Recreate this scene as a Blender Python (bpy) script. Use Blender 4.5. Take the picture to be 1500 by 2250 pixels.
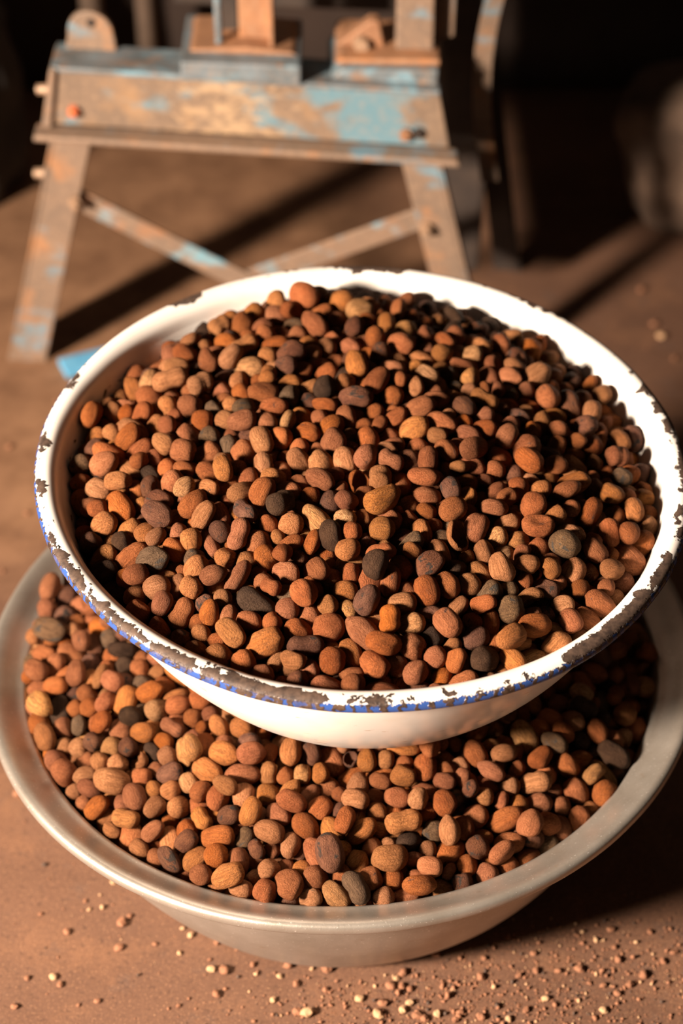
import bpy, bmesh, math, random, time
import numpy as np
from mathutils import Vector, Matrix, Quaternion, noise
T0 = time.time()
for o in list(bpy.data.objects): bpy.data.objects.remove(o, do_unlink=True)
scene = bpy.context.scene
C = scene.collection
R = math.radians
random.seed(7); RNG = np.random.default_rng(11)

# ------------------------------------------------------------------ camera
CAM_H, PITCH, FPX = 1.686, R(39.73), 4000.0
cd = bpy.data.cameras.new('camera'); cam = bpy.data.objects.new('camera', cd); C.objects.link(cam)
cam.location = (0, 0, CAM_H); cam.rotation_euler = (math.pi/2 - PITCH, 0, 0)
cd.sensor_fit = 'VERTICAL'; cd.sensor_height = 36.0; cd.lens = FPX/2250*36
cd.clip_start = .05; cd.clip_end = 50
cd.dof.use_dof = True; cd.dof.focus_distance = 1.77; cd.dof.aperture_fstop = 2.5; cd.dof.aperture_blades = 0
scene.camera = cam
# ------------------------------------------------------------------ world, window light, exposure
w = bpy.data.worlds.new('world'); scene.world = w; w.use_nodes = True
bg = w.node_tree.nodes['Background']; bg.inputs[0].default_value = (1.0, .78, .62, 1); bg.inputs[1].default_value = .026
ld = bpy.data.lights.new('window_daylight', 'AREA'); ld.shape = 'RECTANGLE'; ld.size = .42; ld.size_y = .52
ld.energy = 610; ld.color = (1.0, .80, .63)
lo = bpy.data.objects.new('window_daylight', ld); C.objects.link(lo)
LPOS = Vector((-2.44, -.20, 1.78)); lo.location = LPOS
lo.rotation_euler = (Vector((.0, 1.8, .4)) - LPOS).to_track_quat('-Z', 'Y').to_euler()
vs = scene.view_settings
scene.display_settings.display_device = 'sRGB'
vs.view_transform = 'Standard'; vs.look = 'None'; vs.gamma = 1; vs.use_curve_mapping = False; vs.exposure = 0.0

# ------------------------------------------------------------------ material helpers
def nt(name):
    m = bpy.data.materials.new(name); m.use_nodes = True
    t = m.node_tree; b = t.nodes['Principled BSDF']
    return m, t, b
def N(t, kind, **kw):
    n = t.nodes.new(kind)
    for k, v in kw.items(): setattr(n, k, v)
    return n
def link(t, a, b): t.links.new(a, b)
def ramp(t, fac, stops, interp='LINEAR'):
    n = N(t, 'ShaderNodeValToRGB'); n.color_ramp.interpolation = interp
    e = n.color_ramp.elements
    while len(e) > 1: e.remove(e[-1])
    e[0].position = stops[0][0]; e[0].color = (*stops[0][1], 1) if len(stops[0][1]) == 3 else stops[0][1]
    for p, c in stops[1:]:
        x = e.new(p); x.color = (*c, 1)
    link(t, fac, n.inputs[0]); return n.outputs[0]
def g(v): return (v, v, v)
def noise_tex(t, vec, scale, detail=3, rough=.55, dist=0.0):
    n = N(t, 'ShaderNodeTexNoise'); n.inputs['Scale'].default_value = scale; n.inputs['Detail'].default_value = detail
    n.inputs['Roughness'].default_value = rough; n.inputs['Distortion'].default_value = dist
    if vec is not None: link(t, vec, n.inputs['Vector'])
    return n.outputs['Fac']
def mix(t, f, a, b, blend='MIX'):
    n = N(t, 'ShaderNodeMix', data_type='RGBA', blend_type=blend)
    for i, v in ((0, f), (6, a), (7, b)):
        if hasattr(v, 'is_linked'): link(t, v, n.inputs[i])
        else: n.inputs[i].default_value = v if i == 0 else (*v, 1)
    return n.outputs[2]
def math_n(t, op, a, b=0.0, clamp=False):
    n = N(t, 'ShaderNodeMath', operation=op); n.use_clamp = clamp
    for i, v in ((0, a), (1, b)):
        if hasattr(v, 'is_linked'): link(t, v, n.inputs[i])
        else: n.inputs[i].default_value = v
    return n.outputs[0]
def mapping(t, vec, scale=(1, 1, 1), loc=(0, 0, 0)):
    n = N(t, 'ShaderNodeMapping'); n.inputs['Scale'].default_value = scale; n.inputs['Location'].default_value = loc
    link(t, vec, n.inputs['Vector']); return n.outputs[0]
def bump(t, b, h, strength, dist=.001):
    n = N(t, 'ShaderNodeBump'); n.inputs['Strength'].default_value = strength; n.inputs['Distance'].default_value = dist
    link(t, h, n.inputs['Height']); link(t, n.outputs[0], b.inputs['Normal']); return n

def nut_mat(name, ca, cb, fibre=.5, patch=None, patch_lo=.6):
    m, t, b = nt(name)
    at = N(t, 'ShaderNodeAttribute', attribute_name='nutco'); ar = N(t, 'ShaderNodeAttribute', attribute_name='nutrand')
    oi = N(t, 'ShaderNodeObjectInfo')
    rnd = math_n(t, 'FRACT', math_n(t, 'ADD', oi.outputs['Random'], ar.outputs['Fac']))
    off = N(t, 'ShaderNodeVectorMath', operation='ADD'); link(t, at.outputs['Vector'], off.inputs[0])
    cmb = N(t, 'ShaderNodeCombineXYZ'); r30 = math_n(t, 'MULTIPLY', rnd, 37.0)
    for i in range(3): link(t, r30, cmb.inputs[i])
    link(t, cmb.outputs[0], off.inputs[1]); v = off.outputs[0]
    col = mix(t, ramp(t, noise_tex(t, v, 1.1, 3, .6), [(.32, g(0)), (.68, g(1))]), ca, cb)
    # every nut its own tone
    hs = N(t, 'ShaderNodeHueSaturation'); link(t, col, hs.inputs['Color'])
    link(t, math_n(t, 'ADD', math_n(t, 'MULTIPLY', rnd, .46), .70), hs.inputs['Value'])
    r2 = math_n(t, 'FRACT', math_n(t, 'MULTIPLY', rnd, 7.31))
    link(t, math_n(t, 'ADD', math_n(t, 'MULTIPLY', r2, .006), .497), hs.inputs['Hue'])
    link(t, math_n(t, 'ADD', math_n(t, 'MULTIPLY', math_n(t, 'FRACT', math_n(t, 'MULTIPLY', rnd, 13.7)), .16), .94), hs.inputs['Saturation'])
    col = hs.outputs['Color']
    fib = noise_tex(t, mapping(t, v, (7, 7, .8)), 1.0, 4, .65, .6)
    col = mix(t, math_n(t, 'MULTIPLY', ramp(t, fib, [(.42, g(1)), (.56, g(0))]), fibre), col, tuple(x*.42 for x in ca))
    grain = noise_tex(t, v, 9.0, 4, .7)
    col = mix(t, math_n(t, 'MULTIPLY', ramp(t, grain, [(.58, g(0)), (.72, g(1))]), .45), col, tuple(min(1, x*1.5+.02) for x in cb))
    col = mix(t, math_n(t, 'MULTIPLY', ramp(t, grain, [(.30, g(1)), (.42, g(0))]), .5), col, tuple(x*.35 for x in ca))
    if patch:
        pn = noise_tex(t, v, .9, 3, .65, .4)
        col = mix(t, ramp(t, pn, [(patch_lo, g(0)), (patch_lo+.05, g(1))]), col, patch)
    link(t, col, b.inputs['Base Color']); b.inputs['Roughness'].default_value = .62
    b.inputs['Specular IOR Level'].default_value = .07
    h = math_n(t, 'ADD', math_n(t, 'MULTIPLY', fib, .6), grain)
    bump(t, b, h, 1.0, .0030)
    return m
NUT = {
 'reddish brown': nut_mat('nut_reddish_brown', (.230, .078, .033), (.335, .122, .052), .45, (.10, .05, .035), .68),
 'tan brown':     nut_mat('nut_tan_brown', (.32, .130, .052), (.42, .182, .076), .6, (.16, .085, .05), .70),
 'orange brown':  nut_mat('nut_orange_brown', (.31, .100, .038), (.40, .142, .056), .35),
 'dark brown':    nut_mat('nut_dark_brown', (.115, .05, .032), (.20, .09, .052), .45, (.045, .035, .03), .58),
 'charcoal grey': nut_mat('nut_charcoal', (.036, .020, .013), (.078, .044, .027), .3, (.22, .12, .065), .70),
 'pale straw':    nut_mat('nut_straw', (.40, .195, .085), (.50, .26, .118), .8, (.25, .13, .07), .66),
 'greyish brown': nut_mat('nut_grey_olive', (.115, .068, .040), (.19, .115, .066), .6, (.06, .05, .042), .60),
}
KINDS = list(NUT); KP = np.array([.42, .28, .08, .12, .035, .03, .035]); KP /= KP.sum()

def metal_paint_mat(name, base_a, base_b, rust, blue, blue_lo, grad=None, scale=9):
    """dusty iron with chipped blue paint; grad = (axis, centre, width): where more of the paint has stayed on"""
    m, t, b = nt(name)
    tc = N(t, 'ShaderNodeTexCoord').outputs['Object']
    col = mix(t, ramp(t, noise_tex(t, tc, scale, 4, .6), [(.35, g(0)), (.65, g(1))]), base_a, base_b)
    col = mix(t, ramp(t, noise_tex(t, mapping(t, tc, (1, 1, 1), (3, 1, 7)), scale*1.3, 5, .65), [(.54, g(0)), (.68, g(1))]), col, rust)
    nb = noise_tex(t, mapping(t, tc, (1, 1, 1.5), (11, 4, 2)), scale*.9, 5, .6, .3)
    if grad:
        sx = N(t, 'ShaderNodeSeparateXYZ'); link(t, tc, sx.inputs[0])
        d = math_n(t, 'ABSOLUTE', math_n(t, 'SUBTRACT', sx.outputs[grad[0]], grad[1]))
        k = math_n(t, 'SUBTRACT', 1.0, math_n(t, 'DIVIDE', d, grad[2]), True)
        nb = math_n(t, 'ADD', nb, math_n(t, 'MULTIPLY', k, .22))
    col = mix(t, ramp(t, nb, [(blue_lo, g(0)), (blue_lo+.11, g(.9))]), col, blue)
    if grad:
        d2 = math_n(t, 'ABSOLUTE', math_n(t, 'SUBTRACT', sx.outputs[grad[0]], grad[1]-.19))
        k2 = math_n(t, 'SUBTRACT', 1.0, math_n(t, 'DIVIDE', d2, .13), True)
        sc_ = math_n(t, 'ADD', noise_tex(t, mapping(t, tc, (2.2, 1, 3.5), (2, 9, 4)), scale*1.4, 5, .7, .8), math_n(t, 'MULTIPLY', k2, .26))
        col = mix(t, ramp(t, sc_, [(.62, g(0)), (.80, g(.85))]), col, (.46, .32, .19))
    dust = noise_tex(t, tc, scale*9, 3, .6)
    col = mix(t, math_n(t, 'MULTIPLY', ramp(t, dust, [(.5, g(0)), (.7, g(1))]), .35), col, (.42, .28, .18))
    link(t, col, b.inputs['Base Color']); b.inputs['Roughness'].default_value = .6; b.inputs['Metallic'].default_value = .1
    bump(t, b, dust, .3, .001)
    return m
def plain_mat(name, ca, cb, scale=20, rough=.75, bstr=.4, bdist=.001, metallic=0.0):
    m, t, b = nt(name)
    tc = N(t, 'ShaderNodeTexCoord').outputs['Object']
    n = noise_tex(t, tc, scale, 5, .65)
    link(t, mix(t, ramp(t, n, [(.35, g(0)), (.66, g(1))]), ca, cb), b.inputs['Base Color'])
    b.inputs['Roughness'].default_value = rough; b.inputs['Metallic'].default_value = metallic
    bump(t, b, n, bstr, bdist); return m

def floor_mat():
    m, t, b = nt('dusty_floor'); tc = N(t, 'ShaderNodeTexCoord').outputs['Object']
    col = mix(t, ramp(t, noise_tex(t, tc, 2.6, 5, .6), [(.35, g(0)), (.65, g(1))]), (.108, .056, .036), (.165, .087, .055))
    col = mix(t, ramp(t, noise_tex(t, tc, 9, 5, .7), [(.52, g(0)), (.72, g(.6))]), col, (.23, .115, .062))
    col = mix(t, ramp(t, noise_tex(t, mapping(t, tc, (1, 1, 1), (5, 2, 0)), 16, 4, .7), [(.56, g(0)), (.70, g(.65))]), col, (.10, .065, .052))
    fine = noise_tex(t, tc, 420, 3, .7)
    col = mix(t, ramp(t, fine, [(.57, g(0)), (.68, g(.75))]), col, (.40, .22, .12))
    fine2 = noise_tex(t, tc, 160, 3, .7)
    col = mix(t, ramp(t, fine2, [(.32, g(.7)), (.45, g(0))]), col, (.06, .033, .024))
    # paler ochre patch with noisy edges round the mill stand
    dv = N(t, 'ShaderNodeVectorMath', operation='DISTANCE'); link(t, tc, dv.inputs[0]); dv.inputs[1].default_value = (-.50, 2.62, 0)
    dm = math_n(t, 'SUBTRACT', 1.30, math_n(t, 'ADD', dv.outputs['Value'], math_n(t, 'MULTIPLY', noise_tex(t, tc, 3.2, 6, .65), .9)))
    dust = mix(t, ramp(t, noise_tex(t, tc, 11, 6, .7), [(.36, g(0)), (.64, g(1))]), (.17, .088, .047), (.31, .172, .096))  # mottled ochre of the paler patch
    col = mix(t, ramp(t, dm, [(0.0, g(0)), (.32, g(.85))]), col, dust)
    link(t, col, b.inputs['Base Color']); b.inputs['Roughness'].default_value = .7; b.inputs['Specular IOR Level'].default_value = .25
    h = math_n(t, 'ADD', fine2, math_n(t, 'MULTIPLY', noise_tex(t, tc, 30, 4, .6), 1.5))
    bump(t, b, h, .35, .0015); return m

def enamel_mat(kind):
    """white enamel; the uv map runs round the basin (u) and along its profile (v); 'wear' tells how much has chipped off"""
    m, t, b = nt('enamel_' + kind)
    tc = N(t, 'ShaderNodeTexCoord').outputs['Object']
    uv = N(t, 'ShaderNodeUVMap').outputs[0]; sp = N(t, 'ShaderNodeSeparateXYZ'); link(t, uv, sp.inputs[0])
    wear = N(t, 'ShaderNodeAttribute', attribute_name='wear').outputs['Fac']
    n1 = noise_tex(t, tc, 55, 5, .62, .5); n2 = noise_tex(t, tc, 260, 3, .6)
    iron = mix(t, ramp(t, noise_tex(t, tc, 150, 4, .6), [(.35, g(0)), (.65, g(1))]), (.030, .019, .015), (.095, .061, .044))
    white = mix(t, ramp(t, noise_tex(t, tc, 22, 4, .6), [(.5, g(0)), (.8, g(.35))]), (.82, .79, .75), (.72, .60, .47))
    if kind == 'rim':
        # blue glaze on the outer edge, broken into short beads
        seg = N(t, 'ShaderNodeTexWave', wave_type='BANDS', bands_direction='X'); seg.inputs['Scale'].default_value = 46
        seg.inputs['Distortion'].default_value = 7; seg.inputs['Detail'].default_value = 2; seg.inputs['Detail Scale'].default_value = 3
        link(t, mapping(t, uv, (1, .05, 1)), seg.inputs['Vector'])
        bead = ramp(t, math_n(t, 'ADD', math_n(t, 'MULTIPLY', seg.outputs['Fac'], .5), math_n(t, 'MULTIPLY', noise_tex(t, tc, 14, 3, .6), .9)),
                    [(.62, g(0)), (.68, g(1))])
        lowpart = ramp(t, math_n(t, 'ADD', sp.outputs[1], math_n(t, 'MULTIPLY', math_n(t, 'SUBTRACT', n2, .5), .12)), [(.475, g(0)), (.49, g(1))])
        blue = mix(t, bead, iron, (.03, .075, .27))
        col = mix(t, lowpart, white, blue)
        # chips: strongest on the turned edge (v about .5)
        d = math_n(t, 'ABSOLUTE', math_n(t, 'SUBTRACT', sp.outputs[1], .44))
        k = math_n(t, 'SUBTRACT', 1.0, math_n(t, 'DIVIDE', d, .21), True)
        val = math_n(t, 'ADD', n1, math_n(t, 'MULTIPLY', math_n(t, 'MULTIPLY', wear, k), .52))
        chip = ramp(t, val, [(.735, g(0)), (.75, g(1))])
        chip = math_n(t, 'MULTIPLY', chip, ramp(t, math_n(t, 'SUBTRACT', sp.outputs[1], math_n(t, 'MULTIPLY', n2, .05)), [(.47, g(1)), (.49, g(.45))]))
        col = mix(t, chip, col, iron)
        edge = math_n(t, 'MULTIPLY', ramp(t, val, [(.728, g(0)), (.736, g(1)), (.752, g(1)), (.775, g(0))]), ramp(t, sp.outputs[1], [(.46, g(1)), (.48, g(0))]))
        col = mix(t, math_n(t, 'MULTIPLY', edge, .85), col, (.02, .013, .011))
        hgt = math_n(t, 'SUBTRACT', math_n(t, 'ADD', 1.0, math_n(t, 'MULTIPLY', math_n(t, 'MULTIPLY', bead, lowpart), .6)), chip)
        rgh = math_n(t, 'ADD', .22, math_n(t, 'MULTIPLY', chip, .4))
        bump(t, b, hgt, .8, .0012)
    else:
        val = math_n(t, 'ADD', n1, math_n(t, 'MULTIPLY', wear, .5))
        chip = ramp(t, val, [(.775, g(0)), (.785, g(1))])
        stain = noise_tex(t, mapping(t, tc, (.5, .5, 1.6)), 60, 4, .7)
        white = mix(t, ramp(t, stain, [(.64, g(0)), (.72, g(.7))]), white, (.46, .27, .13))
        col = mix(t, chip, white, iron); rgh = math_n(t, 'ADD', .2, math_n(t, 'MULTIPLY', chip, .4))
        bump(t, b, math_n(t, 'SUBTRACT', 1.0, chip), .6, .0008)
    link(t, col, b.inputs['Base Color']); link(t, rgh, b.inputs['Roughness'])
    b.inputs['Specular IOR Level'].default_value = .45
    return m
def alu_mat():
    m, t, b = nt('worn_aluminium'); tc = N(t, 'ShaderNodeTexCoord').outputs['Object']
    uv = N(t, 'ShaderNodeUVMap').outputs[0]
    br = noise_tex(t, mapping(t, uv, (18, 260, 1)), 1.0, 4, .7)
    col = mix(t, ramp(t, noise_tex(t, tc, 14, 5, .65), [(.35, g(0)), (.68, g(1))]), (.37, .335, .29), (.49, .455, .41))
    col = mix(t, math_n(t, 'MULTIPLY', ramp(t, br, [(.45, g(0)), (.65, g(1))]), .25), col, (.45, .40, .34))
    sp = noise_tex(t, tc, 330, 2, .7)
    col = mix(t, ramp(t, sp, [(.66, g(0)), (.72, g(.7))]), col, (.9, .88, .84))
    st = noise_tex(t, tc, 40, 5, .7)
    col = mix(t, ramp(t, st, [(.62, g(0)), (.74, g(.55))]), col, (.33, .22, .13))
    link(t, col, b.inputs['Base Color']); b.inputs['Metallic'].default_value = .7; b.inputs['Roughness'].default_value = .38
    bump(t, b, math_n(t, 'ADD', math_n(t, 'MULTIPLY', br, .5), sp), .25, .0006); return m

M = dict(
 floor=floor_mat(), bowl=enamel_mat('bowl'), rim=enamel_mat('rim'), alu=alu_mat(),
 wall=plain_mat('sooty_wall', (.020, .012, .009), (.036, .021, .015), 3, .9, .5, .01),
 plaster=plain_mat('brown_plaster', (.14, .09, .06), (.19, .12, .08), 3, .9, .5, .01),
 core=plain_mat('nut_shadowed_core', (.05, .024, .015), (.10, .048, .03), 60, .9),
 beam=metal_paint_mat('beam_paint', (.165, .118, .085), (.215, .150, .104), (.29, .18, .10), (.11, .24, .31), .55, (0, .20, .17), 13),
 leg=metal_paint_mat('leg_paint', (.175, .125, .092), (.225, .152, .106), (.33, .165, .08), (.13, .26, .34), .575, None, 15),
 brace=metal_paint_mat('brace_paint', (.18, .13, .096), (.235, .158, .11), (.31, .15, .075), (.16, .36, .46), .53, None, 12),
 rustiron=metal_paint_mat('rusty_iron', (.24, .12, .065), (.36, .18, .09), (.42, .18, .07), (.18, .30, .36), .68, None, 14),
 bluegrey=metal_paint_mat('blue_grey_paint', (.10, .12, .13), (.16, .20, .23), (.28, .15, .08), (.16, .30, .38), .52, None, 16),
 darkiron=plain_mat('dark_iron', (.020, .014, .012), (.045, .03, .022), 18, .7),
 bluepaint=plain_mat('bright_blue_paint', (.10, .36, .62), (.16, .46, .72), 25, .5),
 redbolt=plain_mat('red_lead_bolt', (.55, .13, .05), (.65, .2, .08), 60, .5),
 steel=plain_mat('bolt_steel', (.30, .20, .14), (.42, .28, .18), 60, .5, metallic=.3),
 sack=plain_mat('dusty_sacking', (.085, .056, .04), (.15, .098, .068), 16, .95, .8, .006),
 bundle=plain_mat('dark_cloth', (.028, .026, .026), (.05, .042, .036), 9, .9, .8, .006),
 pole=plain_mat('grey_wood', (.10, .07, .05), (.16, .11, .08), 14, .85),
 crumb_a=plain_mat('crumb_brown', (.22, .095, .05), (.34, .155, .08), 300, .8),
 crumb_b=plain_mat('crumb_pale', (.44, .26, .14), (.56, .36, .20), 300, .8),
 crumb_c=plain_mat('crumb_dark', (.05, .032, .025), (.10, .06, .04), 300, .8),
)

# ------------------------------------------------------------------ object helpers
def mesh_obj(name, bm, mat, parent=None, smooth=False):
    me = bpy.data.meshes.new(name); bm.to_mesh(me); bm.free()
    if smooth:
        for p in me.polygons: p.use_smooth = True
    me.materials.append(mat)
    o = bpy.data.objects.new(name, me); C.objects.link(o)
    if parent is not None: o.parent = parent
    return o
def tag(o, label, cat, group=None):
    o['label'] = label; o['category'] = cat
    if group: o['group'] = group
    return o
def thing(name, label, cat, loc=(0, 0, 0), group=None):
    o = bpy.data.objects.new(name, None); C.objects.link(o); o.location = loc; o.empty_display_size = .05
    return tag(o, label, cat, group)
def struct(o): o['kind'] = 'structure'; return o
def box(bm, x0, x1, y0, y1, z0, z1, mtx=None):
    v = [bm.verts.new(((x0, x1)[i & 1], (y0, y1)[i >> 1 & 1], (z0, z1)[i >> 2 & 1])) for i in range(8)]
    for f in ((0, 2, 3, 1), (4, 5, 7, 6), (0, 1, 5, 4), (2, 6, 7, 3), (0, 4, 6, 2), (1, 3, 7, 5)): bm.faces.new([v[i] for i in f])
    if mtx is not None:
        for q in v: q.co = mtx @ q.co
    return v
def prism(bm, poly, y0, y1):
    """polygon in x,z extruded from y0 to y1 (y may be a function of x)"""
    fy0 = y0 if callable(y0) else (lambda x: y0); fy1 = y1 if callable(y1) else (lambda x: y1)
    a = [bm.verts.new((x, fy0(x), z)) for x, z in poly]; b = [bm.verts.new((x, fy1(x), z)) for x, z in poly]
    n = len(poly)
    bm.faces.new(a); bm.faces.new(b[::-1])
    for i in range(n): bm.faces.new((a[i], b[i], b[(i+1) % n], a[(i+1) % n]))
def bevel(bm, w, seg=2):
    bmesh.ops.recalc_face_normals(bm, faces=bm.faces[:])
    bmesh.ops.bevel(bm, geom=bm.edges[:], offset=w, segments=seg, profile=.6, affect='EDGES', clamp_overlap=True)
def cyl(bm, p0, p1, r0, r1=None, seg=12):
    p0, p1 = Vector(p0), Vector(p1); r1 = r0 if r1 is None else r1
    q = (p1-p0).to_track_quat('Z', 'Y'); A = []; B = []
    for i in range(seg):
        a = 2*math.pi*i/seg; d = q @ Vector((math.cos(a), math.sin(a), 0))
        A.append(bm.verts.new(p0+d*r0)); B.append(bm.verts.new(p1+d*r1))
    for i in range(seg): bm.faces.new((A[i], A[(i+1) % seg], B[(i+1) % seg], B[i]))
    bm.faces.new(A[::-1]); bm.faces.new(B)

# ------------------------------------------------------------------ the room
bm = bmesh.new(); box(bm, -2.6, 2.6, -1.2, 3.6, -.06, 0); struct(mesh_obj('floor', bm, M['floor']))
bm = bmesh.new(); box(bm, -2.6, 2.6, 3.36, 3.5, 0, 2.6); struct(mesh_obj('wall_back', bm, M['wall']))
bm = bmesh.new()
WX0, WX1 = -2.50, -2.34; wy0, wy1, wz0, wz1 = -.53, .13, 1.40, 2.16
for b_ in ((WX0, WX1, -1.2, wy0, 0, 2.6), (WX0, WX1, wy1, 3.36, 0, 2.6), (WX0, WX1, wy0, wy1, 0, wz0), (WX0, WX1, wy0, wy1, wz1, 2.6)): box(bm, *b_)
struct(mesh_obj('wall_left', bm, M['plaster']))
bm = bmesh.new(); e = .03
for b_ in ((wy0, wy0+e, wz0, wz1), (wy1-e, wy1, wz0, wz1), (wy0+e, wy1-e, wz0, wz0+e), (wy0+e, wy1-e, wz1-e, wz1)): box(bm, WX1-.04, WX1+.012, *b_)
struct(mesh_obj('window_1', bm, M['pole']))

# ------------------------------------------------------------------ the basins
UC = Vector((.023, 1.496, .519)); UT = (math.tan(R(1.42)), math.tan(R(-3.51)))      # rim centre and tilt of the white basin
LC = Vector((0.0, 1.496, 0.0)); LT = (math.tan(R(-1.38)), math.tan(R(.39))); LRIM = .250
U_IN = [(0, -.212), (.08, -.212), (.135, -.212), (.165, -.211), (.195, -.203), (.226, -.178), (.254, -.142), (.279, -.100), (.300, -.055), (.3125, -.020)]
U_LIP = [(.3125, -.020), (.3150, -.0105), (.3185, -.0050), (.3240, -.0012), (.3300, 0), (.3350, -.0008), (.3385, -.0030), (.3402, -.0065), (.3398, -.0105), (.3372, -.0135), (.3335, -.0140), (.3310, -.0120), (.3240, -.0120), (.3195, -.0165), (.3170, -.0230)]
U_OUT = [(.3170, -.0230), (.3045, -.058), (.2835, -.1035), (.2585, -.146), (.230, -.183), (.198, -.209), (.166, -.217), (.140, -.218), (.08, -.218), (0, -.218)]
L_IN = [(0, .006), (.10, .006), (.19, .006), (.222, .006), (.240, .007), (.257, .013), (.281, .038), (.301, .072), (.3255, .120), (.342, .167), (.352, .210)]
L_LIP = [(r, z+.05) for r, z in [(.352, .160), (.3565, .1755), (.3600, .1800), (.3640, .1815), (.3690, .1835), (.3760, .1880), (.3830, .1935), (.3890, .1975), (.3945, .1995), (.3990, .1980), (.4010, .1940), (.4005, .1885), (.3970, .1845), (.3920, .1830), (.3860, .1840), (.3770, .1800), (.3640, .1740), (.3560, .1610)]]
L_OUT = [(.3560, .2110), (.3475, .165), (.331, .118), (.307, .070), (.286, .035), (.269, .012), (.252, .001), (.232, .0), (.20, .0), (.1, .0), (0, .0)]

def smooth_profile(P, n):
    """Catmull-Rom through the points"""
    out = []
    for i in range(len(P)-1):
        p0 = P[max(i-1, 0)]; p1 = P[i]; p2 = P[i+1]; p3 = P[min(i+2, len(P)-1)]
        for k in range(n):
            u = k/n
            out.append(tuple(.5*((2*b)+(-a+c)*u+(2*a-5*b+4*c-d)*u*u+(-a+3*b-3*c+d)*u**3) for a, b, c, d in zip(p0, p1, p2, p3)))
    out.append(P[-1]); return [(max(r, 0), z) for r, z in out]
def lathe(name, prof, mat, parent, seg, shear, dent=0.0, wear=None):
    """surface of revolution with a uv map (u round the axis, v along the profile); shear(z) tilts the rim plane"""
    n = len(prof); s = [0]
    for a, b in zip(prof, prof[1:]): s.append(s[-1]+math.hypot(b[0]-a[0], b[1]-a[1]))
    co = []; wv = []
    for i in range(n):
        r, z = prof[i]
        for k in range(seg):
            a = 2*math.pi*k/seg; ca, sa = math.cos(a), math.sin(a)
            dr = dent*noise.noise(Vector((ca*1.6, sa*1.6, z*3)))*(r/.34)+dent*.35*noise.noise(Vector((ca*6, sa*6, z*3+5)))*(r/.34)
            tx, ty = shear(z)
            x, y = ca*(r+dr), sa*(r+dr)
            co.append((x, y, z-tx*x-ty*y)); wv.append(wear(a, s[i]/s[-1], r, z) if wear else 0)
    faces = []; uvs = []
    for i in range(n-1):
        for k in range(seg):
            k2 = (k+1) % seg
            faces.append((i*seg+k, i*seg+k2, (i+1)*seg+k2, (i+1)*seg+k))
            u0, u1, v0, v1 = k/seg, (k+1)/seg, s[i]/s[-1], s[i+1]/s[-1]
            uvs += [u0, v0, u1, v0, u1, v1, u0, v1]
    me = bpy.data.meshes.new(name); me.from_pydata(co, [], faces)
    me.uv_layers.new(name='UVMap').data.foreach_set('uv', uvs)
    at = me.attributes.new('wear', 'FLOAT', 'POINT'); at.data.foreach_set('value', wv)
    for p in me.polygons: p.use_smooth = True
    me.materials.append(mat)
    o = bpy.data.objects.new(name, me); C.objects.link(o); o.parent = parent
    return o
def bumps(a, L):
    d = 0
    for c, w, h in L:
        x = (math.degrees(a)-c+180) % 360-180
        d = max(d, h*max(0, 1-(abs(x)/w)**4))
    return d
def rim_wear(a, v, r, z):
    return .26+bumps(a, [(212, 9, .4), (225, 10, .45), (243, 12, .6), (256, 9, .75), (272, 7, .35), (309, 7, .75), (320, 7, .75), (331, 5, .6), (88, 8, .95), (127, 4, .75), (52, 8, .35), (15, 14, .4), (0, 10, .4), (345, 6, .35), (160, 3, .35), (178, 3, .35), (190, 3, .3), (203, 4, .4)])
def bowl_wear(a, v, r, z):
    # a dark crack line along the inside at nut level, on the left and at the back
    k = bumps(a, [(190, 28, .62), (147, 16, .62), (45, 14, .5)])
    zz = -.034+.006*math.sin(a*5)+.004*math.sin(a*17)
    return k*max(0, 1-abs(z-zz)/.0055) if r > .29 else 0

ub = thing('enamel_basin', 'white enamel basin with a chipped blue rim, heaped with nuts', 'basin', UC)
lathe('bowl', smooth_profile(U_IN, 18), M['bowl'], ub, 192, lambda z: (UT[0]*(1 if z > -.2 else .0+1), UT[1]), .0022, bowl_wear)['label'] = 'white enamel inside of the bowl'
lathe('bowl_outside', smooth_profile(U_OUT, 5), M['bowl'], ub, 192, lambda z: UT, .0022)
lathe('rolled_rim', smooth_profile(U_LIP, 3), M['rim'], ub, 384, lambda z: UT, .0022, rim_wear)['label'] = 'rolled rim with chipped white and blue enamel'
lb = thing('aluminium_basin', 'large dull aluminium basin standing on the floor under the white one', 'basin', LC)
lsh = lambda z: (LT[0]*z/LRIM, LT[1]*z/LRIM)
lathe('bowl', smooth_profile(L_IN, 5), M['alu'], lb, 160, lsh, .002)
lathe('bowl_outside', smooth_profile(L_OUT, 5), M['alu'], lb, 160, lsh, .002)
lathe('flanged_rim', smooth_profile(L_LIP, 3), M['alu'], lb, 192, lsh, .002)

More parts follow.
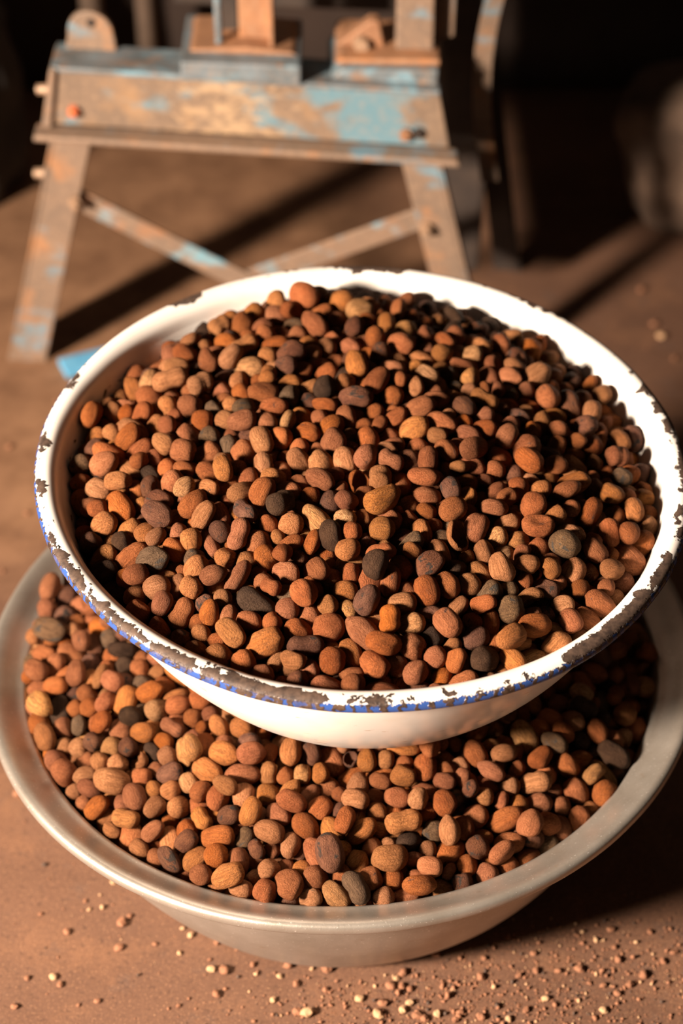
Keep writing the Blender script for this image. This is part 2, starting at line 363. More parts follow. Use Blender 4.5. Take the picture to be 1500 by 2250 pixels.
# ------------------------------------------------------------------ packing the nuts (capsules, pushed apart until they rest on each other)
def prof_r(prof):
    z = np.array([p[1] for p in prof]); r = np.array([p[0] for p in prof])
    return lambda q: np.interp(q, z, r)
def pack(n_try, rmax, base, dims_seed, inside, outside=None, iters=110, rmin=0.0, above=.075):
    rng = np.random.default_rng(dims_seed)
    a = rng.uniform(0, 2*np.pi, n_try); r = np.sqrt(rng.uniform(rmin**2, rmax**2, n_try))
    x, y = r*np.cos(a), r*np.sin(a); z = base(x, y)+.012+rng.uniform(0, above, n_try)
    wd = np.clip(rng.normal(.0205, .0026, n_try), .0138, .0275); ln = wd*np.clip(rng.normal(1.36, .17, n_try), 1.04, 1.8)
    rad = wd/2; half = (ln-wd)/2
    d = rng.normal(size=(n_try, 3)); d[:, 2] *= .6; d /= np.linalg.norm(d, axis=1)[:, None]
    c = np.stack([x, y, z], 1)
    P = np.concatenate([c-d*half[:, None], c+d*half[:, None]]); rr = np.concatenate([rad, rad])
    n = n_try; own = np.concatenate([np.arange(n), np.arange(n)]); cell = .029
    for it in range(iters):
        if it < iters-12: P[:, 2] -= .0016 if it < 45 else .0007
        if it % 4 == 0:
            q = np.floor((P+1.0)/cell).astype(np.int64); key = (q[:, 0]*4096+q[:, 1])*4096+q[:, 2]
            order = np.argsort(key, kind='stable'); ks = key[order]; I = []; J = []
            idx = np.arange(2*n)
            offs = [(i*4096+j)*4096+k for i in (-1, 0, 1) for j in (-1, 0, 1) for k in (-1, 0, 1)]
            for off in [o_ for o_ in offs if o_ >= 0]:
                lo_ = np.searchsorted(ks, key+off, 'left'); hi_ = np.searchsorted(ks, key+off, 'right'); cnt = hi_-lo_
                tot = cnt.sum()
                if tot == 0: continue
                ii = np.repeat(idx, cnt); st = np.repeat(lo_, cnt); kk = np.arange(tot)-np.repeat(np.cumsum(cnt)-cnt, cnt)
                jj = order[st+kk]
                ok = (own[ii] != own[jj]) & ((ii < jj) if off == 0 else True)
                I.append(ii[ok]); J.append(jj[ok])
            I = np.concatenate(I); J = np.concatenate(J)
        for sub in range(2):
            dv = P[I]-P[J]; L = np.linalg.norm(dv, axis=1)+1e-9; ov = rr[I]+rr[J]-L; k = ov > 0
            i_, j_ = I[k], J[k]; cor = dv[k]/L[k][:, None]*(ov[k]*.5)[:, None]
            acc = np.zeros_like(P); num = np.zeros(2*n)
            for ax in range(3):
                acc[:, ax] = np.bincount(i_, cor[:, ax], 2*n)-np.bincount(j_, cor[:, ax], 2*n)
            num = np.bincount(i_, minlength=2*n)+np.bincount(j_, minlength=2*n)
            P += acc/np.maximum(1, num*.55)[:, None]
            # a nut keeps its length
            mid = (P[:n]+P[n:])/2; dd = P[n:]-P[:n]; l = np.linalg.norm(dd, axis=1)+1e-9; dd *= (half/l)[:, None]
            P[:n] = mid-dd; P[n:] = mid+dd
            # the packed nuts below, the basin wall, the other basin's outside
            bz = base(P[:, 0], P[:, 1])+rr; P[:, 2] = np.maximum(P[:, 2], bz)
            rho = np.hypot(P[:, 0], P[:, 1])+1e-9; lim = inside(P)-rr*1.05
            f = np.minimum(1, lim/rho); P[:, 0] *= f; P[:, 1] *= f
            if outside is not None: P = outside(P, rr)
    c = (P[:n]+P[n:])/2; d = P[n:]-P[:n]; d /= np.linalg.norm(d, axis=1)[:, None]+1e-9
    return c, d, wd, ln

uin = prof_r(U_IN+[(.3150, -.0105), (.335, .02), (.335, .2)])
def u_base(x, y):       # under-surface of the top layers in the white basin, relative to the rim centre
    r = np.hypot(x, y)/.31; a = np.arctan2(y, x)
    top = .015*(1-r**2)-.036*r**3-.006*np.clip(np.cos(a-R(10)), 0, 1)*r**2+.020*np.clip(np.cos(a-R(100)), 0, 1)*r
    return top-.040-(UT[0]*x+UT[1]*y)*.8
def u_inside(P): return uin(P[:, 2]+UT[0]*P[:, 0]+UT[1]*P[:, 1])
uN = pack(1580, .29, u_base, 3, u_inside, above=.07)
lin = prof_r(L_IN+[(.3565, .2255), (.362, .235), (.362, .4)])
uout = prof_r([(r, z) for r, z in reversed(U_OUT)])
def l_base(x, y):
    r = np.hypot(x, y)/.36; a = np.arctan2(y, x)
    top = LRIM+.058-.085*r**2.2-.034*np.clip(np.cos(a-R(-20)), 0, 1)**1.5*np.clip(r-.45, 0, 1)
    return top-.036
def l_inside(P): return lin(P[:, 2])
def l_outside(P, rr):
    x = P[:, 0]-(UC.x-LC.x); y = P[:, 1]; z = P[:, 2]-UC.z+UT[0]*x+UT[1]*y
    rho = np.hypot(x, y)+1e-9; need = np.where(z < -.02, np.interp(z+rr*.6, [p[1] for p in reversed(U_OUT)], [p[0] for p in reversed(U_OUT)]), 0)+rr*.9
    need = np.where(z < -.235, 0, need)
    k = rho < need; f = np.where(k, need/rho, 1); P[:, 0] = x*f+(UC.x-LC.x); P[:, 1] = y*f
    return P
lN = pack(1650, .345, l_base, 5, l_inside, l_outside, rmin=.16, above=.06)
print('packed', round(time.time()-T0, 1))

# ------------------------------------------------------------------ nut shapes
def ico(sub):
    bm = bmesh.new(); bmesh.ops.create_icosphere(bm, subdivisions=sub, radius=1); 
    bm.verts.ensure_lookup_table()
    v = np.array([x.co[:] for x in bm.verts]); f = np.array([[q.index for q in p.verts] for p in bm.faces]); bm.free(); return v, f
ICO3, ICO2, ICO1 = ico(4), ico(3), ico(2)
def nz(p, s, seed): return noise.noise(Vector((p[0]*s+seed*7.1, p[1]*s-seed*3.3, p[2]*s+seed*1.7)))
def shape(kind, seed, IC):
    V, F = IC; out = np.empty_like(V)
    for i, p in enumerate(V):
        x, y, z = p
        # superellipsoid body, a little fuller than an ellipsoid
        k = (abs(x)**2.3+abs(y)**2.3+abs(z)**2.3)**(-1/2.3); q = np.array(p)*k
        t = q[2]
        if kind == 'egg': w_ = 1+.16*(-t)-.05*t*t; q[0] *= w_; q[1] *= w_
        if kind == 'tip':
            w_ = 1-.30*max(0, t)**2.2; q[0] *= w_; q[1] *= w_; q[2] *= 1+.10*max(0, t)**6
        if kind == 'waist':
            w_ = .98-.20*math.exp(-(t/.33)**2); q[0] *= w_; q[1] *= w_; q[0] += .12*(t*t-.4)
        if kind == 'flat': q[1] *= .74; q[0] *= 1.04
        if kind == 'kidney': q[0] += .20*(t*t-.35)
        if kind == 'facet':
            for nn, dd in (((.8, .5, .3), .74), ((-.7, .6, -.2), .78), ((.1, -.95, .3), .76), ((-.3, -.2, -.93), .8)):
                nn = np.array(nn)/np.linalg.norm(nn); e_ = q @ nn-dd
                if e_ > 0: q -= nn*e_*.8
        if kind == 'dimple':
            dxy = math.hypot(q[0], q[2]*.9)
            if q[1] > .15: q[1] -= (.36*max(0, 1-(dxy/.62)**2)+.28*q[1])
        if kind == 'seam':
            a = math.atan2(q[1], q[0]); gr = math.exp(-(a/.13)**2)*.13+math.exp(-((abs(a)-math.pi)/.2)**2)*.05
            q[0] *= 1-gr; q[1] *= 1-gr
        if kind == 'ribbed':
            a = math.atan2(q[1], q[0]); rb = 1-.035*abs(math.sin(a*6+1.4*nz(p, 1.3, seed)+t*1.2))*(1-t*t*.6)*1.6; q[0] *= rb; q[1] *= rb
        lo_ = .10 if kind != 'lumpy' else .20; hi_ = .028 if kind not in ('lumpy', 'ribbed') else .06
        q = q*(1+lo_*nz(p, 1.15, seed)+hi_*nz(p, 4.2, seed)+.012*nz(p, 9.5, seed))
        out[i] = q
    return out, F
SHAPES = ['oval', 'egg', 'oval', 'tip', 'egg', 'waist', 'flat', 'kidney', 'facet', 'dimple', 'seam', 'ribbed', 'lumpy', 'ribbed', 'tip', 'oval', 'seam']
def shell(seed, IC):
    """a split half shell: hollow, with a jagged broken edge"""
    V, F = IC; rng = random.Random(seed); cut = lambda p: p[1] < .30+.28*nz(p, 1.9, seed)+.12*nz(p, 6, seed)
    keep = [all(cut(V[i]) for i in f) for f in F]; ids = sorted({i for f, k in zip(F, keep) if k for i in f}); mp = {i: n for n, i in enumerate(ids)}
    o_ = [V[i]*(1+.08*nz(V[i], 1.3, seed)+.03*nz(V[i], 5, seed)) for i in ids]; in_ = [V[i]*(.84+.06*nz(V[i], 2.3, seed+3)) for i in ids]
    n = len(ids); fs = [tuple(mp[i] for i in f) for f, k in zip(F, keep) if k]
    ed = {}
    for f in fs:
        for a, b in ((f[0], f[1]), (f[1], f[2]), (f[2], f[0])): ed[(a, b)] = 1
    bd = [(a, b) for (a, b) in ed if (b, a) not in ed]
    faces = fs+[tuple(n+i for i in f[::-1]) for f in fs]
    for a, b in bd: faces += [(b, a, n+a), (b, n+a, n+b)]
    return np.array(o_+in_), np.array(faces)
def lib(IC): 
    return [shape(k, i+1, IC) for i, k in enumerate(SHAPES)]+[shell(31, IC), shell(47, IC)]
LIB_HI, LIB_LO = lib(ICO2), lib(ICO1); NS = len(SHAPES)
print('shapes', round(time.time()-T0, 1))

def add_attr(me, nutco, rnd=None):
    a = me.attributes.new('nutco', 'FLOAT_VECTOR', 'POINT'); a.data.foreach_set('vector', np.asarray(nutco, np.float32).ravel())
    b = me.attributes.new('nutrand', 'FLOAT', 'POINT')
    b.data.foreach_set('value', np.zeros(len(nutco), np.float32) if rnd is None else np.asarray(rnd, np.float32))
def np_mesh(name, V, F):
    me = bpy.data.meshes.new(name); me.vertices.add(len(V)); me.vertices.foreach_set('co', np.asarray(V, np.float32).ravel())
    me.loops.add(len(F)*3); me.loops.foreach_set('vertex_index', np.asarray(F, np.int32).ravel())
    me.polygons.add(len(F)); me.polygons.foreach_set('loop_start', np.arange(len(F), dtype=np.int32)*3)
    me.polygons.foreach_set('use_smooth', np.ones(len(F), bool)); me.update(calc_edges=True); return me
NUT_ME = []
for (V, F) in LIB_HI:
    me = np_mesh('nut', V, F); add_attr(me, V); me.materials.append(NUT['tan brown']); NUT_ME.append(me)

# ------------------------------------------------------------------ which nuts show largest (seen area of each heap, from above the basins)
def seen_area(c, wd, ln, hide=None):
    s = .35; W, Hh = int(1500*s), int(2250*s)
    ct, st = math.cos(PITCH), math.sin(PITCH)
    y = c[:, 1]; z = c[:, 2]-CAM_H; dep = y*ct-z*st; u = (750+FPX*c[:, 0]/dep)*s; v = (1125-FPX*(y*st+z*ct)/dep)*s
    rad = FPX*(wd+ln)/4/dep*s
    buf = np.full((Hh, W), -1, np.int32)
    for i in np.argsort(-dep):
        if hide is not None and hide[i]: continue
        r = rad[i]; x0, x1, y0, y1 = int(u[i]-r), int(u[i]+r)+1, int(v[i]-r), int(v[i]+r)+1
        x0, y0 = max(x0, 0), max(y0, 0); x1, y1 = min(x1, W), min(y1, Hh)
        if x1 <= x0 or y1 <= y0: continue
        yy, xx = np.mgrid[y0:y1, x0:x1]; buf[y0:y1, x0:x1][(xx-u[i])**2+(yy-v[i])**2 < r*r] = i
    return buf, s
def hidden_by_white_basin(buf, s):
    Hh, W = buf.shape; yy, xx = np.mgrid[0:Hh, 0:W]; X = xx/s; Y = yy/s
    # outline of the white basin as this heap is seen past it
    return ((X-787)/717)**2+((Y-1063)/482)**2 < 1, ((X-800)/560)**2+((Y-1180)/462)**2 < 1

def quat_from(d, roll):
    q = Vector(d).to_track_quat('Z', 'Y'); return q @ Quaternion((0, 0, 1), roll)
SHAPE_WORD = {'oval': 'oval', 'egg': 'egg-shaped', 'tip': 'pointed', 'waist': 'waisted', 'flat': 'flattened', 'kidney': 'curved', 'facet': 'angular', 'dimple': 'dimpled', 'seam': 'grooved', 'ribbed': 'ribbed', 'lumpy': 'lumpy'}
def heap_area(data, origin, masked):
    c, d, wd, ln = data; c = c+np.array(origin); buf, s = seen_area(c, wd, ln)
    if masked:
        a_, b_ = hidden_by_white_basin(buf, s); buf[a_ | b_] = -1
    return np.bincount(buf[buf >= 0], minlength=len(c))
def build_heap(data, origin, basin, core_fn, rmax, core_rmin, area, least, stuff_label, seed):
    c, d, wd, ln = data; c = c+np.array(origin); n = len(c); rng = np.random.default_rng(seed)
    kind = rng.choice(len(KINDS), n, p=KP); shp = rng.integers(0, NS, n)
    sh = rng.uniform(size=n); shp = np.where(sh < .008, NS, np.where(sh < .014, NS+1, shp))
    roll = rng.uniform(0, 6.283, n); fat = rng.uniform(.94, 1.04, (n, 2))*1.03
    VV = []; FF = []; CO = []; RN = []; MI = []; off = 0
    for i in range(n):
        q = quat_from(d[i], roll[i]); sc = (wd[i]/2*fat[i, 0], wd[i]/2*fat[i, 1], ln[i]/2*1.02); split = shp[i] >= NS
        if area[i] >= least or (split and area[i] > 25):
            k = KINDS[kind[i]]; rho = math.hypot(c[i, 0]-origin[0], c[i, 1]-origin[1])/rmax
            where = f'beside the rim of the {basin}' if rho > .86 else f'on the heap in the {basin}' if rho > .5 else f'in the middle of the {basin}'
            size = 'large' if wd[i]*ln[i] > .00066 else 'small' if wd[i]*ln[i] < .00048 else 'medium'
            o = bpy.data.objects.new('split_nut_shell' if split else 'nut', NUT_ME[shp[i]]); C.objects.link(o)
            o.matrix_world = Matrix.LocRotScale(Vector(c[i]), q, Vector(sc))
            o.material_slots[0].link = 'OBJECT'; o.material_slots[0].material = NUT[k]
            if split: tag(o, f'{k} broken hollow nut shell {where}', 'nut shell', f'broken shells in the {basin}')
            else: tag(o, f'{size} {k} {SHAPE_WORD[SHAPES[shp[i]]]} nut {where}', 'nut', f'nuts heaped in the {basin}')
            continue
        if area[i] == 0 and c[i, 2]-origin[2] < core_fn(c[i, 0]-origin[0], c[i, 1]-origin[1])+.006: continue
        V, F = (LIB_HI if area[i] > 12 else LIB_LO)[shp[i]]
        m3 = np.array(q.to_matrix()); VV.append((V*np.array(sc)) @ m3.T+c[i]); FF.append(F+off); off += len(V)
        CO.append(V); RN.append(np.full(len(V), rng.uniform())); MI.append(np.full(len(F), kind[i]))
    # the packed mass under the top layers
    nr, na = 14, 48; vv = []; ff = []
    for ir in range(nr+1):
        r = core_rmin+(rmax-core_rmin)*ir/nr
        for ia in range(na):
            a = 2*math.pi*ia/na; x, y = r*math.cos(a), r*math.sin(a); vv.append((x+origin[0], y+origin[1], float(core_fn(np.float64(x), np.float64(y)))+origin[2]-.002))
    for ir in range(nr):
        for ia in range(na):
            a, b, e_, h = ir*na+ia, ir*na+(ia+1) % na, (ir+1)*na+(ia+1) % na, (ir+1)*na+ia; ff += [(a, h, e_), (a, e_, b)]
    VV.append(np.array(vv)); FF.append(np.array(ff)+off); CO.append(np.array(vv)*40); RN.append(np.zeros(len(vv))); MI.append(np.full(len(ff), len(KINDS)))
    me = np_mesh('nut_heap', np.concatenate(VV), np.concatenate(FF)); add_attr(me, np.concatenate(CO), np.concatenate(RN))
    for k in KINDS: me.materials.append(NUT[k])
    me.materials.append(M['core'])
    me.polygons.foreach_set('material_index', np.concatenate(MI).astype(np.int32)); me.update()
    o = bpy.data.objects.new('nut_heap', me); C.objects.link(o); o['kind'] = 'stuff'; tag(o, stuff_label, 'nuts')
    print(basin, n, 'seen', int((area > 0).sum()), 'tris', len(me.polygons))
uA, lA = heap_area(uN, UC, False), heap_area(lN, LC, True)
least = np.sort(np.concatenate([uA, lA]))[-300]      # the 300 nuts that show largest are things of their own
build_heap(uN, UC, 'white enamel basin', u_base, .298, 0.0, uA, least, 'half-buried brown nuts filling the white enamel basin between the topmost ones', 21)
build_heap(lN, LC, 'lower aluminium basin', l_base, .345, .10, lA, least, 'half-buried brown nuts filling the lower aluminium basin between the topmost ones', 22)
print('nuts', round(time.time()-T0, 1))

# ------------------------------------------------------------------ the iron stand behind
KS = 1.0306            # size of the stand and of what lies round it
ST = thing('mill_stand', 'rusty iron trestle stand with chipped blue paint behind the basins', 'stand', (-.17*KS, 2.32*KS, 0)); ST.scale = (KS, KS, KS)
STM = Matrix.Translation((.17, -2.32, 0))
def st(name, bm, mat, bev=.003, parent=None, smooth=False):
    if bev: bevel(bm, bev)
    bm.transform(STM); return mesh_obj(name, bm, M[mat] if isinstance(mat, str) else mat, parent or ST, smooth)
Y0 = lambda x: 2.325-(x+.50)*.085          # front plane of the trestle, turned a little
def Yo(d): return lambda x: Y0(x)+d
bm = bmesh.new(); prism(bm, [(-.425, .405), (.152, .392), (.135, .478), (-.404, .492)], Yo(.028), Yo(.036)); WEB = st('beam_web', bm, 'beam')
bm = bmesh.new(); prism(bm, [(-.437, .392), (.166, .379), (.163, .389), (-.434, .402)], Yo(-.004), Yo(.036)); st('lower_flange', bm, 'leg', .004)
bm = bmesh.new(); prism(bm, [(-.405, .486), (.136, .472), (.136, .480), (-.405, .494)], Yo(.026), Yo(.105)); st('upper_flange', bm, 'bluegrey', .003)
bm = bmesh.new(); prism(bm, [(-.426, .402), (-.412, .402), (-.397, .492), (-.406, .492)], Yo(.020), Yo(.10)); st('end_plate', bm, 'leg', .003)
def leg(x0t, x1t, x0b, x1b, zt, dy, mat, side, zb=0.0):
    bm = bmesh.new(); prism(bm, [(x0b, zb), (x1b, zb), (x1t, zt), (x0t, zt)], Yo(dy), Yo(dy+.007)); bevel(bm, .003, 3)
    if side == 'l': prism(bm, [(x0b, zb), (x0b+.007, zb), (x0t+.007, zt), (x0t, zt)], Yo(dy), Yo(dy+.05))
    else: prism(bm, [(x1b-.007, zb), (x1b, zb), (x1t, zt), (x1t-.007, zt)], Yo(dy), Yo(dy+.05))
    return st('leg', bm, mat, 0)
LEG_L = leg(-.411, -.352, -.521, -.461, .40, .012, 'leg', 'l')
LEG_R = leg(.082, .138, .178, .232, .385, .014, 'leg', 'r')
leg(.165, .205, .255, .300, .60, .34, 'darkiron', 'r')
def bar(name, p0, p1, wdt, th_, mat):
    p0, p1 = Vector(p0), Vector(p1); d = (p1-p0).normalized(); up = Vector((0, -1, 0)).cross(d).normalized(); bm = bmesh.new()
    vs_ = []
    for q in (p0, p1):
        for a, b in ((-1, 0), (1, 0), (1, 1), (-1, 1)): vs_.append(bm.verts.new(q+up*a*wdt/2+Vector((0, b*th_, 0))))
    for f in ((0, 1, 2, 3), (7, 6, 5, 4), (0, 4, 5, 1), (1, 5, 6, 2), (2, 6, 7, 3), (3, 7, 4, 0)): bm.faces.new([vs_[i] for i in f])
    return st(name, bm, mat, .002)
bar('cross_brace', (-.395, Y0(-.395)+.024, .291), (-.105, Y0(-.12)+.026, .132), .032, .006, 'brace')
bar('cross_brace', (.135, Y0(.13)+.034, .282), (-.150, Y0(-.15)+.034, .148), .034, .006, 'brace')
def bolt(x, z, dy, mat, r=.010, h=.012, parent=None):
    bm = bmesh.new(); y = Y0(x)+dy
    cyl(bm, (x, y, z), (x, y-h, z), r, r*.95, 6); cyl(bm, (x, y-h, z), (x, y-h*1.6, z), r*.5, r*.45, 10); st('bolt', bm, mat, 0, parent)
bolt(-.378, .428, .028, 'redbolt', .0085, .009, WEB); bolt(.108, .415, .028, 'darkiron', .0085, .006, WEB)
bolt(-.386, .292, .012, 'steel', .010, .012, LEG_L); bolt(.122, .272, .014, 'steel', .010, .012, LEG_R); bolt(.090, .412, .028, 'rustiron', .010, .008, WEB)
for x, z in ((-.424, .452), (-.442, .318)):
    bm = bmesh.new(); y = Y0(x)+.04; cyl(bm, (x+.012, y, z), (x-.006, y, z), .008, .007, 8); st('bolt', bm, 'steel', 0, WEB if z > .4 else LEG_L)
# lug plate on the beam's left end; a dark disc stands for its hole
bm = bmesh.new(); pts = [(-.402, .478), (-.390, .496), (-.386, .512)]
for i in range(13): a = math.pi-math.pi*i/12; pts.append((-.3535+.0325*math.cos(a), .517+.032*math.sin(a)))
pts += [(-.320, .512), (-.319, .500), (-.318, .478)]
prism(bm, pts, Yo(.088), Yo(.100)); LUG = st('lug_plate', bm, 'leg', .003)
bm = bmesh.new(); x = -.351; cyl(bm, (x, Y0(x)+.0875, .533), (x, Y0(x)+.086, .533), .0065, .0065, 14); st('lug_hole_disc', bm, 'darkiron', 0, LUG)
# bed plates and what stands on them
bm = bmesh.new(); prism(bm, [(-.222, .488), (-.056, .484), (-.056, .513), (-.222, .513)], Yo(.018), Yo(.17)); st('bed_plate', bm, 'bluegrey', .004)
bm = bmesh.new(); prism(bm, [(-.214, .511), (-.058, .511), (-.068, .517), (-.130, .522), (-.205, .517)], Yo(.05), Yo(.16)); st('dust_covered_foot', bm, 'rustiron', .004)
bm = bmesh.new(); prism(bm, [(-.020, .478), (.132, .475), (.134, .502), (.0, .498)], Yo(.045), Yo(.18)); st('bed_plate', bm, 'bluegrey', .004)
bm = bmesh.new(); prism(bm, [(-.010, .498), (.136, .500), (.136, .510), (.0, .506)], Yo(.06), Yo(.19)); st('bed_plate', bm, 'rustiron', .003)
bm = bmesh.new(); prism(bm, [(-.143, .512), (-.096, .510), (-.096, .95), (-.143, .95)], Yo(.085), Yo(.095)); prism(bm, [(-.100, .510), (-.094, .510), (-.094, .95), (-.100, .95)], Yo(.06), Yo(.09)); st('upright', bm, 'rustiron', .002)
bm = bmesh.new(); prism(bm, [(-.172, .512), (-.144, .512), (-.144, .95), (-.172, .95)], Yo(.11), Yo(.12)); st('upright', bm, 'darkiron', .002)
bm = bmesh.new(); cyl(bm, (-.170, Y0(-.17)+.07, .512), (-.172, Y0(-.17)+.07, .95), .0055, .0055, 10); st('tie_rod', bm, 'bluegrey', 0)
bm = bmesh.new(); prism(bm, [(-.010, .506), (.060, .506), (.052, .545), (.040, .545)], Yo(.10), Yo(.125)); st('gusset', bm, 'rustiron', .003)
bm = bmesh.new(); x = .028; cyl(bm, (x, Y0(x)+.10, .512), (x, Y0(x)+.085, .513), .013, .010, 8); st('bolt', bm, M['steel'], 0)
bm = bmesh.new(); prism(bm, [(.075, .508), (.128, .508), (.124, .95), (.080, .95)], Yo(.09), Yo(.115)); st('upright', bm, 'leg', .004)
bm = bmesh.new(); prism(bm, [(.128, .508), (.158, .516), (.162, .95), (.132, .95)], Yo(.12), Yo(.14)); st('upright', bm, 'leg', .004)
# the curved flat strap on the right
bm = bmesh.new(); prev = None
for i in range(25):
    u = i/24; z = .30+.42*u; x = .205-.022*math.sin(min(1, u*1.25)*math.pi)+.012*u; y = Y0(.2)+.10+.03*math.sin(u*3)
    ring = [bm.verts.new((x+a, y+b, z)) for a, b in ((0, 0), (.026, .004), (.026, .012), (0, .008))]
    if prev:
        for k in range(4): bm.faces.new((prev[k], prev[(k+1) % 4], ring[(k+1) % 4], ring[k]))
    else: bm.faces.new(ring[::-1])
    prev = ring
bm.faces.new(prev); bmesh.ops.recalc_face_normals(bm, faces=bm.faces[:]); st('flat_strap', bm, 'leg', 0)
# dark mill housing at the back right, enlarged so its shadow falls behind
bm = bmesh.new(); prism(bm, [(.150, .10), (.215, .10), (.225, .62), (.140, .62)], Yo(.17), Yo(.75)); st('mill_housing', bm, 'darkiron', .01)
bm = bmesh.new(); prism(bm, [(-.25, .56), (.17, .56), (.20, .95), (-.28, .95)], Yo(.24), Yo(.40)); st('mill_housing', bm, 'darkiron', .02)
bm = bmesh.new(); prism(bm, [(-.25, .478), (.17, .478), (.17, .56), (-.25, .56)], Yo(.28), Yo(.34)); st('rear_beam', bm, 'darkiron', .004)

# a blue painted flat bar lying on the floor behind the white basin
bm = bmesh.new(); m4 = Matrix.Translation((-.345, 2.345, .0)) @ Matrix.Rotation(R(24), 4, 'Z'); box(bm, -.095, .12, -.022, .022, .001, .013, m4); bevel(bm, .003)
bm.transform(Matrix.Scale(KS, 4)); tag(mesh_obj('blue_bar', bm, M['bluepaint']), 'bright blue painted flat bar lying on the floor by the stand leg', 'metal bar')

# ------------------------------------------------------------------ things in the dark behind
def blob(name, rings, mat, seed, amp=.02, seg=36):
    """closed lumpy body from horizontal rings (cx, cy, rx, ry, z)"""
    bm = bmesh.new(); rows = []
    for cx, cy, rx, ry, z in rings:
        row = []
        for k in range(seg):
            a = 2*math.pi*k/seg; n_ = noise.noise(Vector((math.cos(a)*1.8+seed, math.sin(a)*1.8, z*6)))+.5*noise.noise(Vector((math.cos(a)*5+seed, math.sin(a)*5, z*14)))
            f = 1+amp*n_/max(.04, (rx+ry)/2); row.append(bm.verts.new((cx+rx*f*math.cos(a), cy+ry*f*math.sin(a), z)))
        rows.append(row)
    for A, B in zip(rows, rows[1:]):
        for k in range(seg): bm.faces.new((A[k], A[(k+1) % seg], B[(k+1) % seg], B[k]))
    bm.faces.new(rows[0][::-1]); bm.faces.new(rows[-1])
    bm.transform(Matrix.Scale(KS, 4)); return mesh_obj(name, bm, mat, None, True)
def interp_rings(K, n):
    out = []
    for i in range(n+1):
        z = K[0][4]+(K[-1][4]-K[0][4])*i/n
        out.append(tuple(float(np.interp(z, [k[4] for k in K], [k[j] for k in K])) for j in range(4))+(z,))
    return out
tag(blob('sack', interp_rings([(.580, 2.74, .022, .02, 0), (.588, 2.745, .055, .04, .02), (.615, 2.76, .115, .07, .08), (.635, 2.78, .158, .09, .14), (.65, 2.79, .192, .10, .20), (.655, 2.80, .195, .10, .235), (.66, 2.80, .12, .06, .255)], 26), M['sack'], 4, .03),
    'dusty brown sack slumped to a point on the floor in the shade', 'sack')
tag(blob('cloth_bundle', interp_rings([(-.74, 2.88, .16, .14, 0), (-.74, 2.88, .185, .16, .06), (-.73, 2.89, .175, .15, .2), (-.72, 2.9, .15, .13, .32), (-.72, 2.9, .10, .09, .40), (-.72, 2.9, .05, .05, .45)], 26), M['bundle'], 9, .04),  # dark bundle, made larger to cover and shade the floor behind
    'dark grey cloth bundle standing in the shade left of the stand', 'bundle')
for nm, x, lab in (('wooden_pole', -.46, 'grey wooden pole leaning on the back wall behind the lug plate'), ('wooden_pole', -.36, 'thin wooden pole leaning on the back wall, nearer the uprights')):
    bm = bmesh.new(); cyl(bm, (x, 3.16, .0), (x-.02, 3.35, 1.6), .022 if x < -.4 else .018, .018, 14); tag(mesh_obj(nm, bm, M['pole'], None, True), lab, 'pole', None)

# ------------------------------------------------------------------ crumbs on the floor
def floor_at(px, py):
    ct, sn = math.cos(PITCH), math.sin(PITCH); x = (px-750)/FPX; y = (py-1125)/FPX; k = CAM_H/(sn+y*ct); return x*k, (ct-y*sn)*k
def crumb_mesh(seed, sub=2):
    V, F = ico(sub); V = V.copy()
    for i, p in enumerate(V): V[i] = p*(1+.38*nz(p, 1.2, seed)+.22*nz(p, 2.8, seed))
    V[:, 2] *= .72
    me = np_mesh('nut_crumb', V, F); me.materials.append(M['crumb_a'])
    for p in me.polygons: p.use_smooth = False
    return me
CRM = [crumb_mesh(60+i) for i in range(7)]
crumbs = [(97,1902,11,'c'),(248,1941,11,'b'),(187,1982,9,'a'),(196,2000,9,'b'),(89,2010,9,'a'),(147,2050,15,'a'),(268,2031,22,'a'),(285,2015,12,'a'),(262,2085,17,'a'),(340,2076,10,'a'),(394,2096,11,'b'),(419,2058,14,'b'),(401,2042,10,'b'),(382,2010,19,'a'),(361,1985,14,'b'),(476,2073,12,'a'),(460,2111,9,'a'),(464,2132,17,'b'),(492,2135,21,'a'),(555,2122,13,'a'),(522,2087,11,'a'),(632,2125,18,'a'),(614,2147,12,'b'),(650,2165,15,'a'),(685,2130,10,'b'),(718,2132,22,'a'),(117,2149,16,'b'),(132,2166,14,'a'),(60,2151,13,'a'),(214,2202,13,'a'),(32,2214,15,'a'),(475,2187,18,'a'),(600,2200,14,'b'),(675,2229,26,'b'),(653,2226,20,'a'),(715,2177,13,'a'),(172,2210,8,'a'),(392,2212,10,'a'),
 (957,2100,17,'a'),(1062,2107,12,'a'),(1177,2136,15,'a'),(1139,2146,14,'a'),(1225,2136,14,'a'),(1272,2132,19,'a'),(1055,2150,18,'a'),(885,2140,19,'a'),(870,2152,13,'b'),(857,2169,20,'a'),(882,2170,16,'a'),(900,2175,15,'a'),(790,2197,18,'b'),(840,2207,19,'a'),(830,2232,24,'b'),(885,2222,18,'b'),(900,2206,17,'b'),(915,2235,20,'a'),(932,2241,17,'a'),(960,2230,17,'b'),(1000,2243,16,'a'),(1010,2227,15,'a'),(1055,2237,18,'a'),(1117,2242,15,'b'),(1155,2222,15,'a'),(1197,2197,16,'b'),(1325,2222,17,'b'),(1357,2112,17,'a'),(1412,2144,19,'a'),(1382,2166,17,'a'),(1355,2185,15,'a'),(1455,2115,15,'a'),(1349,2083,12,'a'),(1172,2097,14,'a'),(1340,2045,15,'a'),(1427,2050,12,'a'),(1117,2062,11,'a'),(1325,2167,13,'a'),(1477,2095,13,'a'),
 (38,1747,17,'a'),(1285,645,16,'a'),(1408,640,15,'a'),(1435,715,14,'a'),(1450,742,16,'b'),(1345,612,14,'a'),(1480,790,12,'a'),(20,985,13,'a'),(60,1130,11,'a'),(165,820,26,'a')]
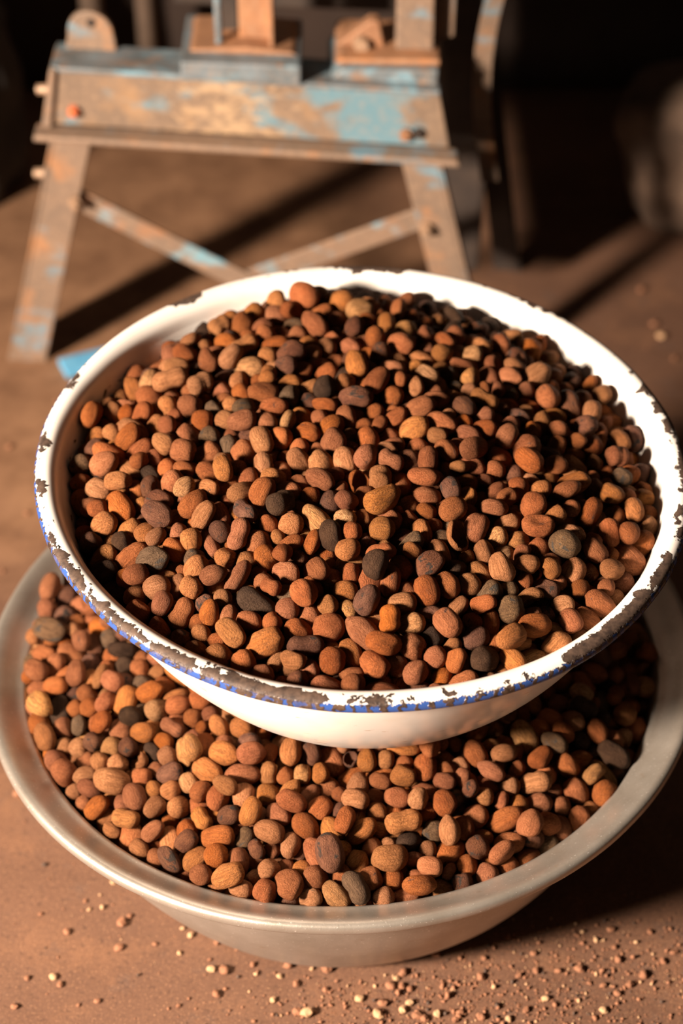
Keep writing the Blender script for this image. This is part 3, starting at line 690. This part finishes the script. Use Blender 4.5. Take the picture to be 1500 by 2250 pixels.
CL = {'a': 'reddish brown', 'b': 'pale straw', 'c': 'blackish'}
for i, (px, py, s, k) in enumerate(crumbs):
    x, y = floor_at(px, py); r = s/2/(FPX/math.hypot(y*.769+CAM_H*.639, 0))*1.05
    me = CRM[i % 7]; o = bpy.data.objects.new('nut_crumb', me); C.objects.link(o)
    o.location = (x, y, r*.62); o.rotation_euler = (0, 0, i*2.4); o.scale = (r*1.05, r*.9, r)
    o.material_slots[0].link = 'OBJECT'; o.material_slots[0].material = M['crumb_'+k]
    side = 'in front of the aluminium basin' if py > 1850 else 'behind and beside the basins'
    tag(o, f'{"large" if s > 17 else "small" if s < 12 else "mid-sized"} {CL[k]} nut crumb on the floor {side}', 'crumb', f'nut crumbs on the floor {side}')
# finest crumbs: nobody could count them
rng = np.random.default_rng(5); V0, F0 = ico(1); VV = []; FF = []; MI = []; off = 0
pts = [(rng.normal(.10, .11), rng.normal(1.165, .045), rng.gamma(2, .00045)) for _ in range(1500)]
pts += [(rng.uniform(-.5, .6), rng.uniform(1.0, 1.5), rng.gamma(2, .00035)) for _ in range(900)]
pts += [(rng.normal(.33, .12), rng.normal(1.21, .05), rng.gamma(2, .0005)) for _ in range(900)]
pts += [(rng.uniform(-.05, .42), rng.uniform(1.08, 1.30), rng.gamma(2, .0003)) for _ in range(2600)]
pts += [(rng.uniform(-.9, .9), rng.uniform(1.5, 2.9), rng.gamma(2, .0006)) for _ in range(500)]
for x, y, r in pts:
    r = min(max(r, .0003), .004)
    if math.hypot(x, y-1.496) < .275: continue
    s3 = r*rng.uniform(.6, 1.3, 3); V = V0*s3*rng.uniform(.8, 1.2, (len(V0), 1)); VV.append(V+np.array((x, y, s3[2]*.7))); FF.append(F0+off); off += len(V0)
    MI.append(np.full(len(F0), rng.choice(3, p=[.74, .13, .13])))
me = np_mesh('crumb_dust', np.concatenate(VV), np.concatenate(FF))
for k in 'abc': me.materials.append(M['crumb_'+k])
me.polygons.foreach_set('material_index', np.concatenate(MI).astype(np.int32)); me.update()
o = bpy.data.objects.new('crumb_dust', me); C.objects.link(o); o['kind'] = 'stuff'; tag(o, 'fine brown crumbs and shell dust scattered over the floor', 'crumbs')
print('done', round(time.time()-T0, 1))
